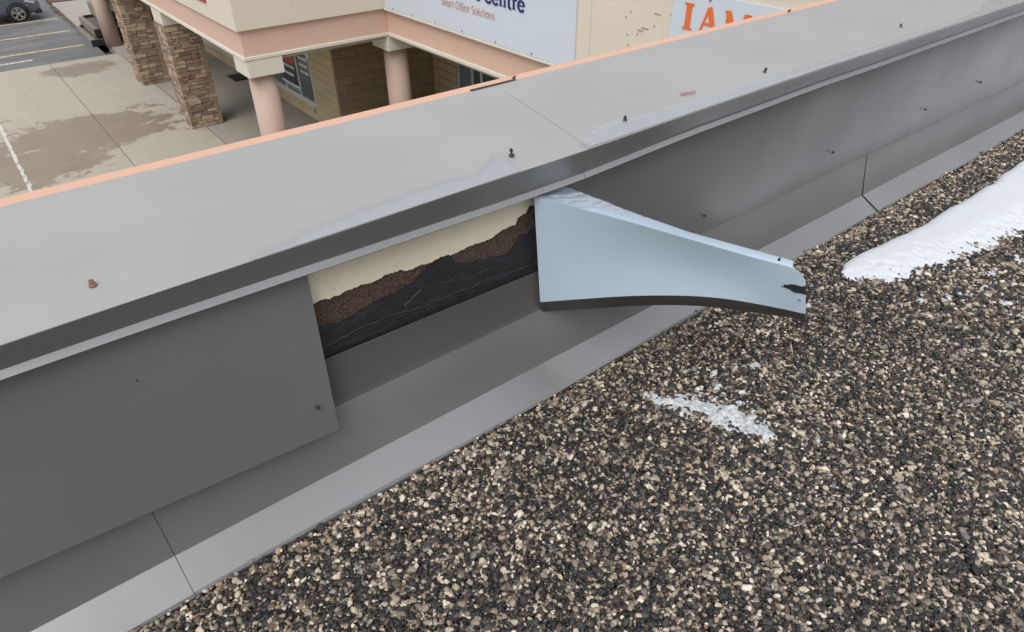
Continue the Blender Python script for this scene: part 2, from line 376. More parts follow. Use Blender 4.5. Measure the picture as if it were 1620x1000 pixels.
def lettering(name, text, m, parent, org, xd, h, wscale=1., th=.15, shear=0., depth=.006, fit=None, flip=None):
    """text on a vertical plane: org = baseline start, xd = unit reading direction"""
    V = []; F = []; x = 0; k = 0
    total = sum(G[c][1] for c in text)
    if fit: wscale = fit/(total*h)
    xd = np.array(xd, float); up = np.array([0, 0, 1.]); nrm = np.cross(xd, up)
    for c in text:
        for pl, tf in G[c][0]:
            v, f = ribbon(pl, th*tf); k += 1
            off = depth+.0006*(k % 7)
            v3 = [np.array(org)+xd*((x+a[0]+shear*a[1])*h*wscale)+up*(a[1]*h)+nrm*off for a in v]
            n0 = len(V); V += v3; F += [tuple(i+n0 for i in q) for q in f]
        x += G[c][1]
    return mesh(name, V, F, m, parent)

# ------------------------------------------------------------------ the far ground
ZG = -4.5
def struct(o): o['kind'] = 'structure'; return o
car_park = struct(MB().box(-60, 27.06, ZG-.3, 3.86, 95, ZG-.03).box(3.86, 38, ZG-.3, 60, 95, ZG-.04).build('car_park', M['asphalt']))
under = struct(MB().box(-60, 2.3, ZG-.5, 60, 95, ZG-.31).build('ground', M['soil']))
plaza = struct(empty('pavement', (0, 20, ZG)))
MB().box(-9, 2.5, ZG-.29, 4.3, 27.0, ZG-.006).build('joint_filler', M['soil'], plaza)
g = .005
def slab(x0, y0, x1, y1, m='concrete', z=ZG, dz=0.):
    o = MB().box(x0+g, y0+g, z-.28, x1-g, y1-g, z+dz).build('concrete_slab', M[m], plaza, bevel=.012); return o
for x0, x1 in ((-9, -4.5), (-4.5, .10), (.10, 2.155), (2.155, 4.22)):
    for y0, y1 in ((2.5, 11.), (11., 27.0)): slab(x0, y0, x1, y1)
ys = [2.5, 8, 13, 15.6, 18.0, 20.95, 23, 25.5, 28.4, 31.4]
for a, b_ in zip(ys[:-1], ys[1:]): slab(4.22, a, 6.72, b_, 'concrete_dry', dz=-.004)
slab(6.72, 2.5, 9.5, 8, 'concrete_dry', dz=-.004); slab(6.72, 8, 9.5, 15.3, 'concrete_dry', dz=-.004)
slab(3.90, 31.4, 6.72, 34.5, 'concrete_dry', dz=.06); slab(3.90, 34.5, 6.72, 37.4, 'concrete_dry', dz=.06)
mb = MB()
mb.box(3.86, 37.42, ZG-.3, 12, 44, ZG+.08)
tag(mb.build('mulch_bed', M['mulch']), kind='structure')
for y, xa, xb in ((29.1, -9, 3.55), (31.75, -9, 3.6), (34.4, -9, 3.6)):
    struct(MB().box(xa, y-.06, ZG-.029, xb, y+.06, ZG-.026).build('parking_line', M['yellow']))
struct(MB().box(-6, 27.95, ZG-.029, 1.8, 28.09, ZG-.026).build('parking_line', M['white_line']))
mb = MB()
yy = 16.
while yy < 26.6:
    mb.box(.078+rng.normal(0, .004), yy, ZG+.001, .15+rng.normal(0, .015), yy+.24, ZG+.004); yy += .25
struct(mb.build('painted_edge_line', M['white_line']))
mb = MB()
yy = 29.
while yy < 38:
    r_ = rng.uniform(.04, .12); mb.box(3.87-r_*rng.uniform(.3, 1.4), yy, ZG-.03, 3.895, yy+r_*2, ZG-.03+r_*.35); yy += r_*rng.uniform(1.3, 3)
tag(mb.build('kerb_debris', M['soil'], bevel=.01), 'dirt and broken rubble lying along the kerb edge', 'debris', kind='stuff')

# ------------------------------------------------------------------ shopping plaza building
shop = empty('shop_building', (6.6, 16, ZG))
tag(shop, 'cream and pink shopping plaza with covered walkway and sign panels', 'building')
FX, FY, WX = 3.85, 12.58, 6.74
fas = MB().box(FX, FY, -1.22, WX+3.2, 30.5, 2.4).build('fascia', M['cream'], shop, bevel=.01)
fas2 = MB().box(WX, 2.45, -1.20, WX+3.2, FY-.002, 2.4).build('fascia', M['cream'], shop, bevel=.01)
MB().box(FX+.07, FY+.07, -1.66, WX+3.1, 30.4, -1.222).build('pink_band', M['pink'], shop)
MB().box(WX+.07, 2.5, -1.66, WX+3.1, FY+.068, -1.204).build('pink_band', M['pink'], shop)
MB().box(FX+.035, FY+.035, -1.73, WX+3.05, 30.3, -1.662).build('cream_trim', M['cream_trim'], shop, bevel=.012)
MB().box(WX+.035, 2.5, -1.73, WX+3.05, FY+.033, -1.662).build('cream_trim', M['cream_trim'], shop, bevel=.012)
MB().box(WX-.03, 2.5, -1.235, WX+.04, FY-.01, -1.195).build('sign_ledge', M['cream_trim'], shop, bevel=.008)
MB().box(FX+.14, FY+.14, -1.80, WX+3.0, 30.2, -1.732).build('soffit', M['soffit'], shop)
MB().box(WX+.14, 2.5, -1.80, WX+3.0, FY+.138, -1.732).build('soffit', M['soffit'], shop)
# block walls, built block by block on a mortar core
wall = MB()
wall.box(6.62, 15.12, ZG-.2, 6.95, 16.46, -1.8).box(6.62, 16.46, ZG-.2, 6.95, 30.2, -4.09).box(6.95, 15.12, ZG-.2, 9.32, 15.4, -1.8).box(9.32, 14.02, ZG-.2, 9.6, 15.4, -1.8).box(9.32, 2.5, ZG-.2, 9.6, 11.8, -1.8)
core = wall.build('wall', M['mortar'], shop)
bm_ = {}
def block(lx, ly, lz, m):
    k = (round(lx, 3), round(ly, 3), round(lz, 3), m)
    if k not in bm_:
        o = MB().box(-lx/2, -ly/2, -lz/2, lx/2, ly/2, lz/2).build('block', M[m]); me = o.data
        bmm = bmesh.new(); bmm.from_mesh(me); bmesh.ops.bevel(bmm, geom=bmm.edges[:], offset=.003, segments=1, affect='EDGES'); bmm.to_mesh(me); bmm.free()
        bpy.data.objects.remove(o); bm_[k] = me
    return bm_[k]
def put_block(p, l, m):
    o = bpy.data.objects.new('block', block(*l, m)); C.objects.link(o); o.location = p; setp(o, core)
BH = .2
for c in range(14):
    z = ZG+.01+c*BH
    if z > -1.85: break
    off = .2 if c % 2 else 0.
    y = 15.10
    first = True
    while y < 16.44:
        L_ = .4 if not (first and off) else .2; first = False
        L_ = min(L_, 16.45-y); 
        if L_ > .05: put_block((6.61, y+L_/2, z+BH/2), (.05, L_-.006, BH-.006), 'block')
        y += L_
    x = 6.61+.03
    first = True
    while x < 9.28:
        L_ = .4 if not (first and off) else .2; first = False
        L_ = min(L_, 9.29-x)
        if L_ > .05: put_block((x+L_/2, 15.11+rng.uniform(-.006, .006), z+BH/2), (L_-.006, .05, BH-.006), 'split')
        x += L_
    if z > -4.4 or True:
        for y0 in np.arange(14.05, 15.0, .4): put_block((9.31, y0+.2-(.1 if off else 0)*0, z+BH/2), (.05, .39, BH-.010), 'block')
for c in range(2):
    y = 16.46 - (.2 if c else 0)+.2*0
    while y < 30:
        if y > 16.4: put_block((6.61, y+.2, ZG+.01+c*BH+BH/2), (.05, .39, BH-.010), 'block')
        y += .4
# shop window along the walkway
win = MB()
win.box(6.585, 16.46, -4.09, 6.68, 30.2, -4.03)
for y in (16.49, 17.36, 18.30, 19.6, 21.0, 22.4, 23.8, 25.2, 26.6, 28.0): win.box(6.60, y-.03, -4.03, 6.66, y+.03, -1.8)
wf = win.build('window', M['frame'], shop, bevel=.004)
MB().box(6.635, 16.52, -4.03, 6.645, 30.1, -1.8).build('pane', M['glass'], wf)
MB().box(6.57, 16.44, -4.13, 6.70, 30.2, -4.092).build('sill', M['frame'], wf)
MB().box(6.622, 17.40, -3.98, 6.632, 18.27, -3.62).build('backing_sheet', M['blind'], wf)
# print on the right pane: short pale strokes of text
for r_ in range(5):
    z = -2.72-r_*.17; y = 17.26-.02*r_; mb = MB()
    while y > 16.62+.05*r_:
        L_ = rng.uniform(.05, .17); mb.box(6.628, y-L_, z, 6.632, y, z+.055); y -= L_+.03
    mb.build('window_print', M['white'], wf)
mb = MB().box(6.60, 16.52, -2.95, 6.62, 16.60, -2.5); mb.build('notice_sheet', M['white'], wf)
lease = empty('lease_sign', (6.58, 17.7, -3.1)); tag(lease, 'red and navy lease sign with white letters behind walkway window', 'sign')
MB().box(6.588, 17.40, -3.30, 6.598, 18.42, -2.42).build('upper_panel', M['red'], lease)
MB().box(6.588, 17.40, -3.82, 6.598, 18.42, -3.302).build('lower_panel', mat('navy_panel', (.015, .018, .035), .4), lease)
MB().box(6.584, 17.37, -3.87, 6.600, 18.45, -3.822).build('border', M['white'], lease)
lettering('lettering', 'EASE', M['white'], lease, (6.587, 18.35, -2.98), (0, -1, 0), .30, fit=.88, th=.2)
mb = MB()
for z, a, b_ in ((-3.12, 17.75, 18.2), (-3.42, 17.5, 18.3), (-3.62, 17.6, 18.2)):
    y = a
    while y < b_: L_ = rng.uniform(.04, .1); mb.box(6.584, y, z, 6.587, y+L_, z+.07); y += L_+.025
mb.build('small_print', M['white'], lease)
# glazed door at the back of the recess
dm = MB()
for y in (14.0, 13.42, 13.05, 12.4, 11.83): dm.box(9.30, y-.035, ZG, 9.36, y+.035, -1.8)
dm.box(9.30, 11.8, ZG, 9.36, 14.0, ZG+.12)
dr = dm.build('door', M['frame'], shop); MB().box(9.325, 11.86, ZG+.12, 9.335, 13.96, -1.8).build('pane', M['glass'], dr)
MB().box(9.306, 13.46, ZG+.13, 9.318, 13.95, -1.85).build('blind', mat('grey_blue_blind', (.16, .20, .23), .6), dr)
# long white sign of three sheets, with its words
s1 = empty('sign_board', (6.73, 9.8, -1.2)); tag(s1, 'long white sign board lettered Smart Office Solutions above pink band', 'sign')
for a, b_ in ((12.50, 10.64), (10.636, 9.90), (9.896, 7.17)):
    MB().box(6.715, b_, -1.19, 6.737, a, 1.6).build('sign_sheet', M['sign'], s1, bevel=.002)
mb = MB()
for y in (12.2, 11.5, 10.75, 9.93, 9.0, 8.1, 7.3): mb.box(6.710, y-.012, -1.165, 6.7145, y+.012, -1.14)
mb.build('rivet', M['rust'], s1)
lettering('lettering', 's Centre', M['navy'], s1, (6.714, 9.50, -.60), (0, -1, 0), .205, fit=1.25, th=.20)
lettering('lettering', 'Smart Office Solutions', M['rose'], s1, (6.714, 10.52, -.825), (0, -1, 0), .115, fit=1.52, th=.13, shear=.12)
s2 = empty('sign_board', (6.73, 4.2, -.6)); tag(s2, 'white sign board with orange letters I AM beyond the coping', 'sign')
MB().box(6.715, 2.7, -1.0, 6.737, 5.54, .085).build('sign_sheet', M['sign'], s2, bevel=.002)
lettering('lettering', 'I', M['orange'], s2, (6.714, 5.36, -.31), (0, -1, 0), .275, wscale=1.25, th=.20)
lettering('lettering', 'A', M['orange'], s2, (6.714, 5.13, -.31), (0, -1, 0), .275, wscale=1.0, th=.21)
lettering('lettering', 'M', M['orange'], s2, (6.714, 4.80, -.31), (0, -1, 0), .275, wscale=1.12, th=.20)
mb = MB()
for y, z in ((5.33, -.40), (5.02, .03), (4.0, .03)): mb.box(6.710, y-.012, z-.012, 6.7145, y+.012, z+.012)
mb.build('rivet', M['rust'], s2)
s3 = empty('sign_board', (3.83, 15, -.9)); tag(s3, 'red sign panel on the left cream fascia at the photo edge', 'sign')
MB().box(3.825, 13.9, -.95, 3.847, 17.5, -.2).build('sign_sheet', M['red'], s3)
# traces of an older sign on the cream wall
mb = MB()
for px, py, L_ in ((843, 17, 0), (848, 16, 0), (855, 14, .05), (878, 10, 0), (884, 11, 0), (898, 24, .06), (896, 33, 0), (902, 37, 0), (866, 49, .05), (858, 56, .0), (873, 56, .0), (852, 73, 0), (848, 78, 0), (869, 26, 0), (998, 20, 0), (1020, 45, .05), (1040, 22, .04), (1035, 42, 0), (990, 28, 0), (993, 72, 0), (1013, 48, .04), (992, 55, 0), (1008, 55, 0), (1063, 36, 0), (1066, 24, .05)):
    q = at(px, py, 0, 6.735); mb.box(6.732, q[1]-.007-L_, q[2]-.005, 6.7385, q[1]+.007+L_, q[2]+.005+(0 if L_ else .012))
mb.build('old_screw_hole', mat('old_stain', (.33, .275, .20), .9), shop)['kind'] = 'stuff'
MB().box(6.728, 6.9, -1.18, 6.7385, 6.935, 2.3).build('joint_strip', M['cream_trim'], shop)

# ------------------------------------------------------------------ columns
def column(cx, cyy, label, zc=-1.80):
    t = empty('round_column', (cx, cyy, ZG)); tag(t, label, 'column', 'pink round columns of the plaza')
    MB().cyl((cx, cyy), .255, .245, ZG, -2.03, 40).build('shaft', M['pinkcol'], t)
    for p in t.children[0].data.polygons: p.use_smooth = abs(p.normal.z) < .5
    MB().box(cx-.335, cyy-.335, -2.03, cx+.335, cyy+.335, zc+.065).build('capital', M['cream_trim'], t, bevel=.012)
column(4.245, 12.96, 'pink round column with cream capital under the outer fascia corner')
column(7.09, 12.96, 'pink round column standing before the brown block wall recess')
column(4.36, 28.2, 'pink round column beside timber planter near the parking stalls')
svar = []
for k in range(8):
    for vsn in range(2):
        b0 = bmesh.new(); bmesh.ops.create_cube(b0, size=1.)
        for v in b0.verts: v.co += Vector([random.uniform(-.04, .04), random.uniform(-.06, .06), random.uniform(-.07, .07)])
        bmesh.ops.bevel(b0, geom=b0.edges[:], offset=.05, segments=1, affect='EDGES')
        me = bpy.data.meshes.new('stone'); b0.to_mesh(me); b0.free(); me.materials.append(M['stone%d' % k]); svar.append(me)
def stone_pillar(x0, y0, label):
    x1, y1 = x0+.78, y0+.80
    t = empty('stone_pillar', ((x0+x1)/2, (y0+y1)/2, ZG)); tag(t, label, 'pillar', 'ledge stone pillars of the plaza')
    MB().box(x0+.05, y0+.05, ZG, x1-.05, y1-.05, -2.06).build('core', M['stonegap'], t)
    MB().box(x0+.02, y0+.02, -2.06, x1-.02, y1-.02, -1.735).build('capital', M['cream_trim'], t, bevel=.01)
    z = ZG; rest = MB(); n = 0
    while z < -2.10:
        hh = random.choice([.055, .065, .075, .09, .105]); hh = min(hh, -2.06-z)
        for side in range(4):
            L_ = .78 if side in (0, 2) else .80
            s = -.01 if side % 2 else 0.
            while s < L_-.03:
                l = random.uniform(.13, .34)
                if L_-s-l < .10: l = L_-s+(.01 if side % 2 else 0)
                dep = .10; pr = random.uniform(-.018, .014)
                if side == 0: p = (x0+s+l/2, y0+.05-pr, z+hh/2); d = (l-.008, dep, hh-.008)
                elif side == 1: p = (x0+.05-pr, y0+s+l/2, z+hh/2); d = (dep, l-.008, hh-.008)
                elif side == 2: p = (x0+s+l/2, y1-.05+pr, z+hh/2); d = (l-.008, dep, hh-.008)
                else: p = (x1-.05+pr, y0+s+l/2, z+hh/2); d = (dep, l-.008, hh-.008)
                if side < 2 and n < 298:
                    o = bpy.data.objects.new('stone', random.choice(svar)); C.objects.link(o); o.location = p; o.scale = d; n += 1; setp(o, t)
                else: rest.box(p[0]-d[0]/2, p[1]-d[1]/2, p[2]-d[2]/2, p[0]+d[0]/2, p[1]+d[1]/2, p[2]+d[2]/2)
                s += l
        z += hh
    rest.build('rear_stones', M['stone0'], t)['kind'] = 'stuff'
stone_pillar(3.89, 18.0, 'nearer square pillar of brown ledge stone beside the covered walkway')
stone_pillar(3.90, 22.6, 'farther square pillar of brown ledge stone nearer the parking stalls')

# ------------------------------------------------------------------ street things
tag(MB().box(6.15, 21.25, ZG+.001, 6.55, 22.0, ZG+.018).build('door_mat', M['black'], bevel=.005), 'small black mat on the covered walkway by the shop wall', 'mat')
t = empty('ash_bin', (6.42, 21.5, -4.1)); tag(t, 'small black box fixed low on the walkway shop wall', 'box')
MB().box(6.36, 21.35, -4.2, 6.58, 21.65, -3.78).build('body', M['black'], t, bevel=.02); MB().box(6.34, 21.33, -3.779, 6.58, 21.67, -3.74).build('lid', M['cardark'], t, bevel=.01)
pl = empty('timber_planter', (4.6, 30, ZG)); tag(pl, 'stepped black timber planter with grey rails behind round column', 'planter')
for k, (x0, y0, y1, z0, z1) in enumerate(((3.74, 28.55, 31.3, ZG-.03, ZG+.17), (4.0, 28.95, 31.6, ZG+.17, ZG+.42), (4.5, 29.4, 32.0, ZG+.42, ZG+.85))):
    x1 = 6.5
    MB().box(x0, y0, z0, x1, y0+.12, z1).build('front_board', M['timber_dark'], pl, bevel=.01)
    MB().box(x0, y0+.122, z0, x0+.16, y1, z1+.01).build('rail', M['timber'], pl, bevel=.01)
    MB().box(x0+.162, y1-.1, z0, x1, y1, z1+.04).build('back_board', M['timber_dark'], pl, bevel=.01)
    MB().box(x0+.165, y0+.125, z0, x1-.02, y1-.105, z1-.05).build('soil', M['soil'], pl)
mb = MB()
for i in range(260):
    x = rng.uniform(4.7, 6.4); y = rng.uniform(29.55, 31.8); s = rng.uniform(.03, .08); z = ZG+.80; a = rng.uniform(0, 6.28)
    d = np.array([math.cos(a), math.sin(a), 0])*s; e = np.array([-d[1], d[0], 0])*.5; c = np.array([x, y, z]); u = np.array([0, 0, s*rng.uniform(.3, 1.5)])
    mb.quad(c-e, c+e, c+d+u+e*.3, c+d+u-e*.3)
mb.build('ground_cover', M['leaf'], pl)['kind'] = 'stuff'

# parked car, nose towards +X
def parked_car():
    t = empty('parked_car', (.9, 35.45, ZG)); tag(t, 'blue-grey parked car with five-spoke alloy wheels in the stall', 'car')
    X0, YC, W2, Z0 = -1.35, 35.42, .90, ZG-.03
    # stations: x, half width at sill, at belt, bottom z, belt z, top z, top half width
    st = [(0, .62, .70, .34, .78, .80, .60), (.12, .78, .80, .26, .86, .90, .70), (.6, .87, .88, .22, .93, 1.02, .80), (1.1, .89, .90, .21, .94, 1.36, .62), (1.6, .90, .91, .21, .94, 1.44, .60), (2.3, .90, .91, .21, .94, 1.43, .61), (2.9, .90, .91, .21, .93, 1.20, .68), (3.3, .90, .90, .21, .90, 1.0, .78), (3.9, .88, .88, .22, .84, .92, .76), (4.3, .82, .84, .24, .74, .82, .70), (4.52, .70, .74, .26, .66, .72, .58), (4.60, .55, .58, .32, .58, .62, .46)]
    def ring(s):
        x, a, b, zb, zm, zt, tw = s
        h = [(0, zb-.01), (a*.8, zb), (a, zb+.08), (a+.012, (zb+zm)/2), (b, zm), (b-.03, zm+.03), ((b+tw)/2, (zm*.45+zt*.55)), (tw, zt-.02), (tw*.6, zt), (0, zt+.005)]
        L_ = [(X0+x, YC-y, Z0+z) for y, z in h]; R_ = [(X0+x, YC+y, Z0+z) for y, z in h[-2:0:-1]]
        return L_+R_
    V = []; F = []
    for s in st: V += ring(s)
    n = len(ring(st[0]))
    for i in range(len(st)-1):
        for j in range(n): F.append((i*n+j, i*n+(j+1) % n, (i+1)*n+(j+1) % n, (i+1)*n+j))
    F += [tuple(range(n-1, -1, -1)), tuple(range((len(st)-1)*n, len(st)*n))]
    b = mesh('body', V, F, M['carpaint'], t, True); ss = b.modifiers.new('s', 'SUBSURF'); ss.levels = ss.render_levels = 2
    xf, xr = X0+3.72, X0+.95
    # wheel arches in dark trim, wheels
    for xw in (xf, xr):
        for sd in (-1, 1):
            yo = YC+sd*.895
            def ringy(r, y, n=36): return [(xw+r*math.cos(2*math.pi*i/n), y, Z0+.33+r*math.sin(2*math.pi*i/n)) for i in range(n)]
            def lathe(prof, name, m, par):
                V = []; F = []; n = 36
                for r, y in prof: V += ringy(r, yo+sd*y, n)
                for i in range(len(prof)-1):
                    for j in range(n): F.append((i*n+j, i*n+(j+1) % n, (i+1)*n+(j+1) % n, (i+1)*n+j))
                return mesh(name, V, F, m, par, True)
            wh = lathe([(.22, -.20), (.30, -.20), (.33, -.16), (.33, -.02), (.315, .015), (.25, .025), (.235, .01)], 'wheel', M['tyre'], t)
            lathe([(.405, -.12), (.405, .030), (.365, .034), (.35, -.12)], 'wheel_arch', M['cardark'], t)
            lathe([(.24, .012), (.232, .024), (.215, .01), (.20, -.07), (.0, -.07)], 'rim', M['cardark'], wh)
            sp_ = MB()
            for k in range(5):
                a = 2*math.pi*k/5+.3
                for off_ in (-.10, .10):
                    p0 = np.array([xw+.05*math.cos(a), Z0+.33+.05*math.sin(a)]); p1 = np.array([xw+.225*math.cos(a+off_*1.6), Z0+.33+.225*math.sin(a+off_*1.6)])
                    d = p1-p0; nn = np.array([-d[1], d[0]])/np.linalg.norm(d)*.018
                    q = [p0+nn, p0-nn, p1-nn*.8, p1+nn*.8]
                    ya, yb = yo+sd*.018, yo-sd*.03
                    sp_.add([(u[0], ya, u[1]) for u in q]+[(u[0], yb, u[1]) for u in q], BOXF)
            V = ringy(.235, yo+sd*.022)+ringy(.208, yo+sd*.020); n = 36
            sp_.add(V, [(i, (i+1) % n, n+(i+1) % n, n+i) for i in range(n)])
            V = ringy(.06, yo+sd*.024); sp_.add(V, [tuple(range(36))])
            sp_.build('spokes', M['alloy'], wh)
    for sd in (-1, 1):
        V = [(X0+4.05, YC+sd*.885, Z0+.70), (X0+4.40, YC+sd*.80, Z0+.60), (X0+4.42, YC+sd*.80, Z0+.69), (X0+4.1, YC+sd*.87, Z0+.78)]
        V += [(x, y-sd*.12, z) for x, y, z in V]
        mesh('headlight', V, BOXF, M['lamp'], t)
        V = [(X0+4.06, YC+sd*.886, Z0+.55), (X0+4.16, YC+sd*.866, Z0+.55), (X0+4.16, YC+sd*.866, Z0+.585), (X0+4.06, YC+sd*.886, Z0+.585)]
        V += [(x, y-sd*.05, z) for x, y, z in V]; mesh('side_marker', V, BOXF, M['amber'], t)
        V = [(X0+1.1, YC+sd*.86, Z0+.99), (X0+2.95, YC+sd*.86, Z0+.99), (X0+2.45, YC+sd*.70, Z0+1.34), (X0+1.35, YC+sd*.69, Z0+1.35)]
        V += [(x, y-sd*.08, z) for x, y, z in V]; mesh('side_window', V, BOXF, M['carglass'], t)
        MB().box(X0+1.3, YC+sd*.905-.012, Z0+.235, X0+3.28, YC+sd*.905+.012, Z0+.30).build('sill', M['cardark'], t, bevel=.01)
    MB().box(X0+4.32, YC-.74, Z0+.22, X0+4.58, YC+.74, Z0+.36).build('bumper_lip', M['cardark'], t, bevel=.04)
    MB().box(X0+4.50, YC-.38, Z0+.42, X0+4.605, YC+.38, Z0+.56).build('grille', M['cardark'], t, bevel=.02)
parked_car()

# ------------------------------------------------------------------ our roof: deck, parapet
struct(MB().box(-14, -14, -.30, 20, 1.30, -.016).build('roof_deck', M['roofbed']))
par = empty('parapet_wall', (2, 1.7, 0)); tag(par, 'long grey metal clad roof parapet with wide coping and peach outer edge', 'parapet')
XL, XR = -3.0, 14.0
MB().box(XL, 1.462, -.3, XR, 1.99, .80).build('core', M['stucco'], par)
MB().box(XL, 1.992, ZG-.3, XR, 2.080, .832).build('outer_face', M['peach'], par, bevel=.008)
# coping: profile in (y, z), swept along x, two overlapping sheets
def ys_edge(x): return .825+.008*min(max((x-1.2)/1.4, 0), 1)
def coping(x0f, x1f, dz, dy, lift=0.):
    """x0f, x1f: functions of y giving the sheet's ends"""
    prof = [(1.974, .850), (1.82, .847), (1.65, .843), (1.50, .838), (1.385, .830), (1.3715, None), (1.3722, 'a0'), (1.380, 'a'), (1.3955, 'b'), (1.3815, 'c'), (1.3825, 'd')]
    nx = 120; P = np.zeros((nx, len(prof), 3))
    for i in range(nx):
        for j, (y, z) in enumerate(prof):
            u = i/(nx-1); x = x0f(y)+(x1f(y)-x0f(y))*u
            e = ys_edge(x)
            lt = float(np.interp(x, [-.16, .46, 1.02, 1.36, 1.9, 2.64, 4.6], [.760, .753, .741, .741, .755, .764, .769]))
            lb = float(np.interp(x, [-.17, .46, 1.01, 1.36, 1.9, 2.63, 4.6], [.748, .739, .728, .729, .743, .752, .756]))
            if z is None: z2 = e
            elif z == 'a0': z2 = e-.003
            elif z == 'a': z2 = e-.022
            elif z == 'b': z2 = lt
            elif z == 'c': z2 = lb
            elif z == 'd': z2 = lb-.002
            elif j == 4: z2 = e+.002
            else: z2 = z
            wob = .0018*math.sin(x*3.1+j*.1)+.0012*math.sin(x*7.3+1)
            P[i, j] = (x, y-dy+(wob if j > 4 else 0), z2+dz+(wob*.5 if 0 < j < 5 else 0)+(lift*math.exp(-((x-1.35)/.16)**2) if j == 0 else 0))
    o = grid('coping_sheet', P[:, :6], M['coping'], par, True); solid(o, .0016)
    o2 = grid('coping_shaded_front', P[:, 5:], M['grey'], par, True); solid(o2, .0016)  # front fold of the same sheet; darker grey paints in its downward-facing shade
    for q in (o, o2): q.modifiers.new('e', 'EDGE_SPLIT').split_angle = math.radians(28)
    return o
seam = lambda y: 1.362+(y-1.385)/.66*.115
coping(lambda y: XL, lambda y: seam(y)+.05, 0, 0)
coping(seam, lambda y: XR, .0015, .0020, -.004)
# peach edge flashing strip and dark gap where the left sheet lifts
# wall cladding
def clad(x0, x1, ytop, ybot, ztop, zbot, amp, nx=60, nz=14, seed=1, taper=(0, 0), curve=None):
    P = np.zeros((nx, nz, 3))
    for i in range(nx):
        u = i/(nx-1)
        for j in range(nz):
            v = j/(nz-1); x = x0+(x1-x0)*u+(taper[0]*(1-u)+taper[1]*u)*v
            zb = zbot(x) if callable(zbot) else zbot
            z = ztop+(zb-ztop)*v; y = ytop+(ybot-ytop)*v
            y += amp*(float(vnoise(np.array(x*1.4+7), np.array(z*2.1+3), seed))-.5)*math.sin(math.pi*min(v*1.1, 1))
            if curve: y += curve(u, v)
            P[i, j] = (x, y, z)
    return P
P = clad(XL, .470, 1.418, 1.374, .80, lambda x: .232+max(0, .46-x)*.062 if x > -.4 else .2853+(-.4-x)*.02, .008, taper=(0, -.020))
lp = grid('wall_panel', P, M['grey'], par); solid(lp, .0016)
bot = P[:, -1]; b2 = bot.copy(); b2[:, 1] += .022; b2[:, 2] -= .004
grid('panel_hem', np.stack([bot, b2], 1), M['grey'], lp)
P = clad(1.30, XR, 1.4260, 1.4200, .80, lambda x: .270+.011*min(max((x-.5)/2.5, 0), 1), .013, nx=220, nz=18, seed=4)
rp = grid('wall_panel', P, M['grey'], par); solid(rp, .0014)
# base flashing: upstand, leaning face, cant, hem
def flash(x0, x1, slant=.0, seed=2, lift=0., dz=0.):
    prof = [(1.4335, .43), (1.4325, .29), (1.4225, .268), (1.405, .17), (1.3865, .068), (1.340, .040), (1.292, .014), (1.2875, .004), (1.291, -.014)]
    nx = max(20, int((x1-x0)*18)); P = np.zeros((nx, len(prof), 3))
    for i in range(nx):
        x = x0+(x1-x0)*i/(nx-1)
        for j, (y, z) in enumerate(prof):
            wv = .006*(float(fbm(np.array([x*1.1]), np.array([j*.12]), seed, 2)[0])-.5)
            up = (lift if j >= 5 else 0)*(j-4)/4*max(0, float(vnoise(np.array(x*2.2), np.array(.5), 9))-.35)
            zz = z+.012*min(max((x-.5)/2.5, 0), 1) if j == 1 or j == 2 else z
            if j == 0: zz = z+.006-.014*min(max((x-.45)/.75, 0), 1)
            P[i, j] = (x+slant*max(0, j-1)/6, y-(wv if j > 1 else 0)+(.004*math.sin(x*4.1) if j in (6, 7) else 0), zz+up+dz)
    o = grid('base_flashing', P, M['flash'], par); solid(o, .0015)
    o.modifiers.new('e', 'EDGE_SPLIT').split_angle = math.radians(14); return o
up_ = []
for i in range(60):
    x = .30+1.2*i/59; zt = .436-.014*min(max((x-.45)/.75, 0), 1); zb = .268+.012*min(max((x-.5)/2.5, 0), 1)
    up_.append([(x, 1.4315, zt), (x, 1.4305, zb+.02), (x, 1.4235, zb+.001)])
solid(grid('upstand_dark_sheet', np.array(up_), M['hem2'], par), .0012)  # darker grey sheet laid over the base flashing's own upstand
flash(XL, -.0466, .012); flash(-.0450, 3.3285, .012, lift=.03); flash(3.332, XR, .03, seed=5, lift=.035)
# dark strips set in the open joints
mb = MB()
for x, s in ((-.046, .012), (3.331, .02)):
    mb.add([(x-.0015, 1.430, .262), (x+.0015, 1.430, .262), (x+.0015+s*.4, 1.394, .066), (x-.0015+s*.4, 1.394, .066), (x-.0015+s, 1.298, .006), (x+.0015+s, 1.298, .006)], [(0, 1, 2, 3), (3, 2, 5, 4)])
mb.build('open_joint', M['rubber'], par)
MB().box(1.36, 1.968, .8495, 1.56, 1.979, .8535).build('lap_gap_shade', M['rubber'], par)  # dark strip standing in for the shaded gap at the lifted sheet
# exposed wall: stucco, brown grit, bitumen, as layers with ragged edges
def cv(pts): 
    a = np.array([at(460+p[0]/3.125, 280+p[1]/3.125, 1, 1.442) for p in pts]); return a[:, 0], a[:, 2]
cA = cv([(60, 655), (110, 632), (150, 612), (250, 580), (350, 537), (440, 500), (520, 470), (600, 452), (690, 422), (740, 397), (800, 377), (880, 345), (990, 308), (1010, 282), (1110, 230), (1122, 195), (1160, 180), (1180, 140), (1200, 135), (1290, 110)])
cB = cv([(60, 750), (140, 737), (230, 722), (300, 692), (350, 657), (420, 622), (500, 582), (600, 522), (640, 490), (672, 450), (700, 425), (742, 402), (790, 380), (815, 425), (860, 428), (920, 412), (1000, 397), (1060, 388), (1100, 342), (1130, 290), (1200, 262), (1290, 240)])
nx, nz = 700, 270
xs = np.linspace(.40, 1.42, nx); zs = np.linspace(.37, .81, nz)
XX, ZZ = np.meshgrid(xs, zs, indexing='ij')
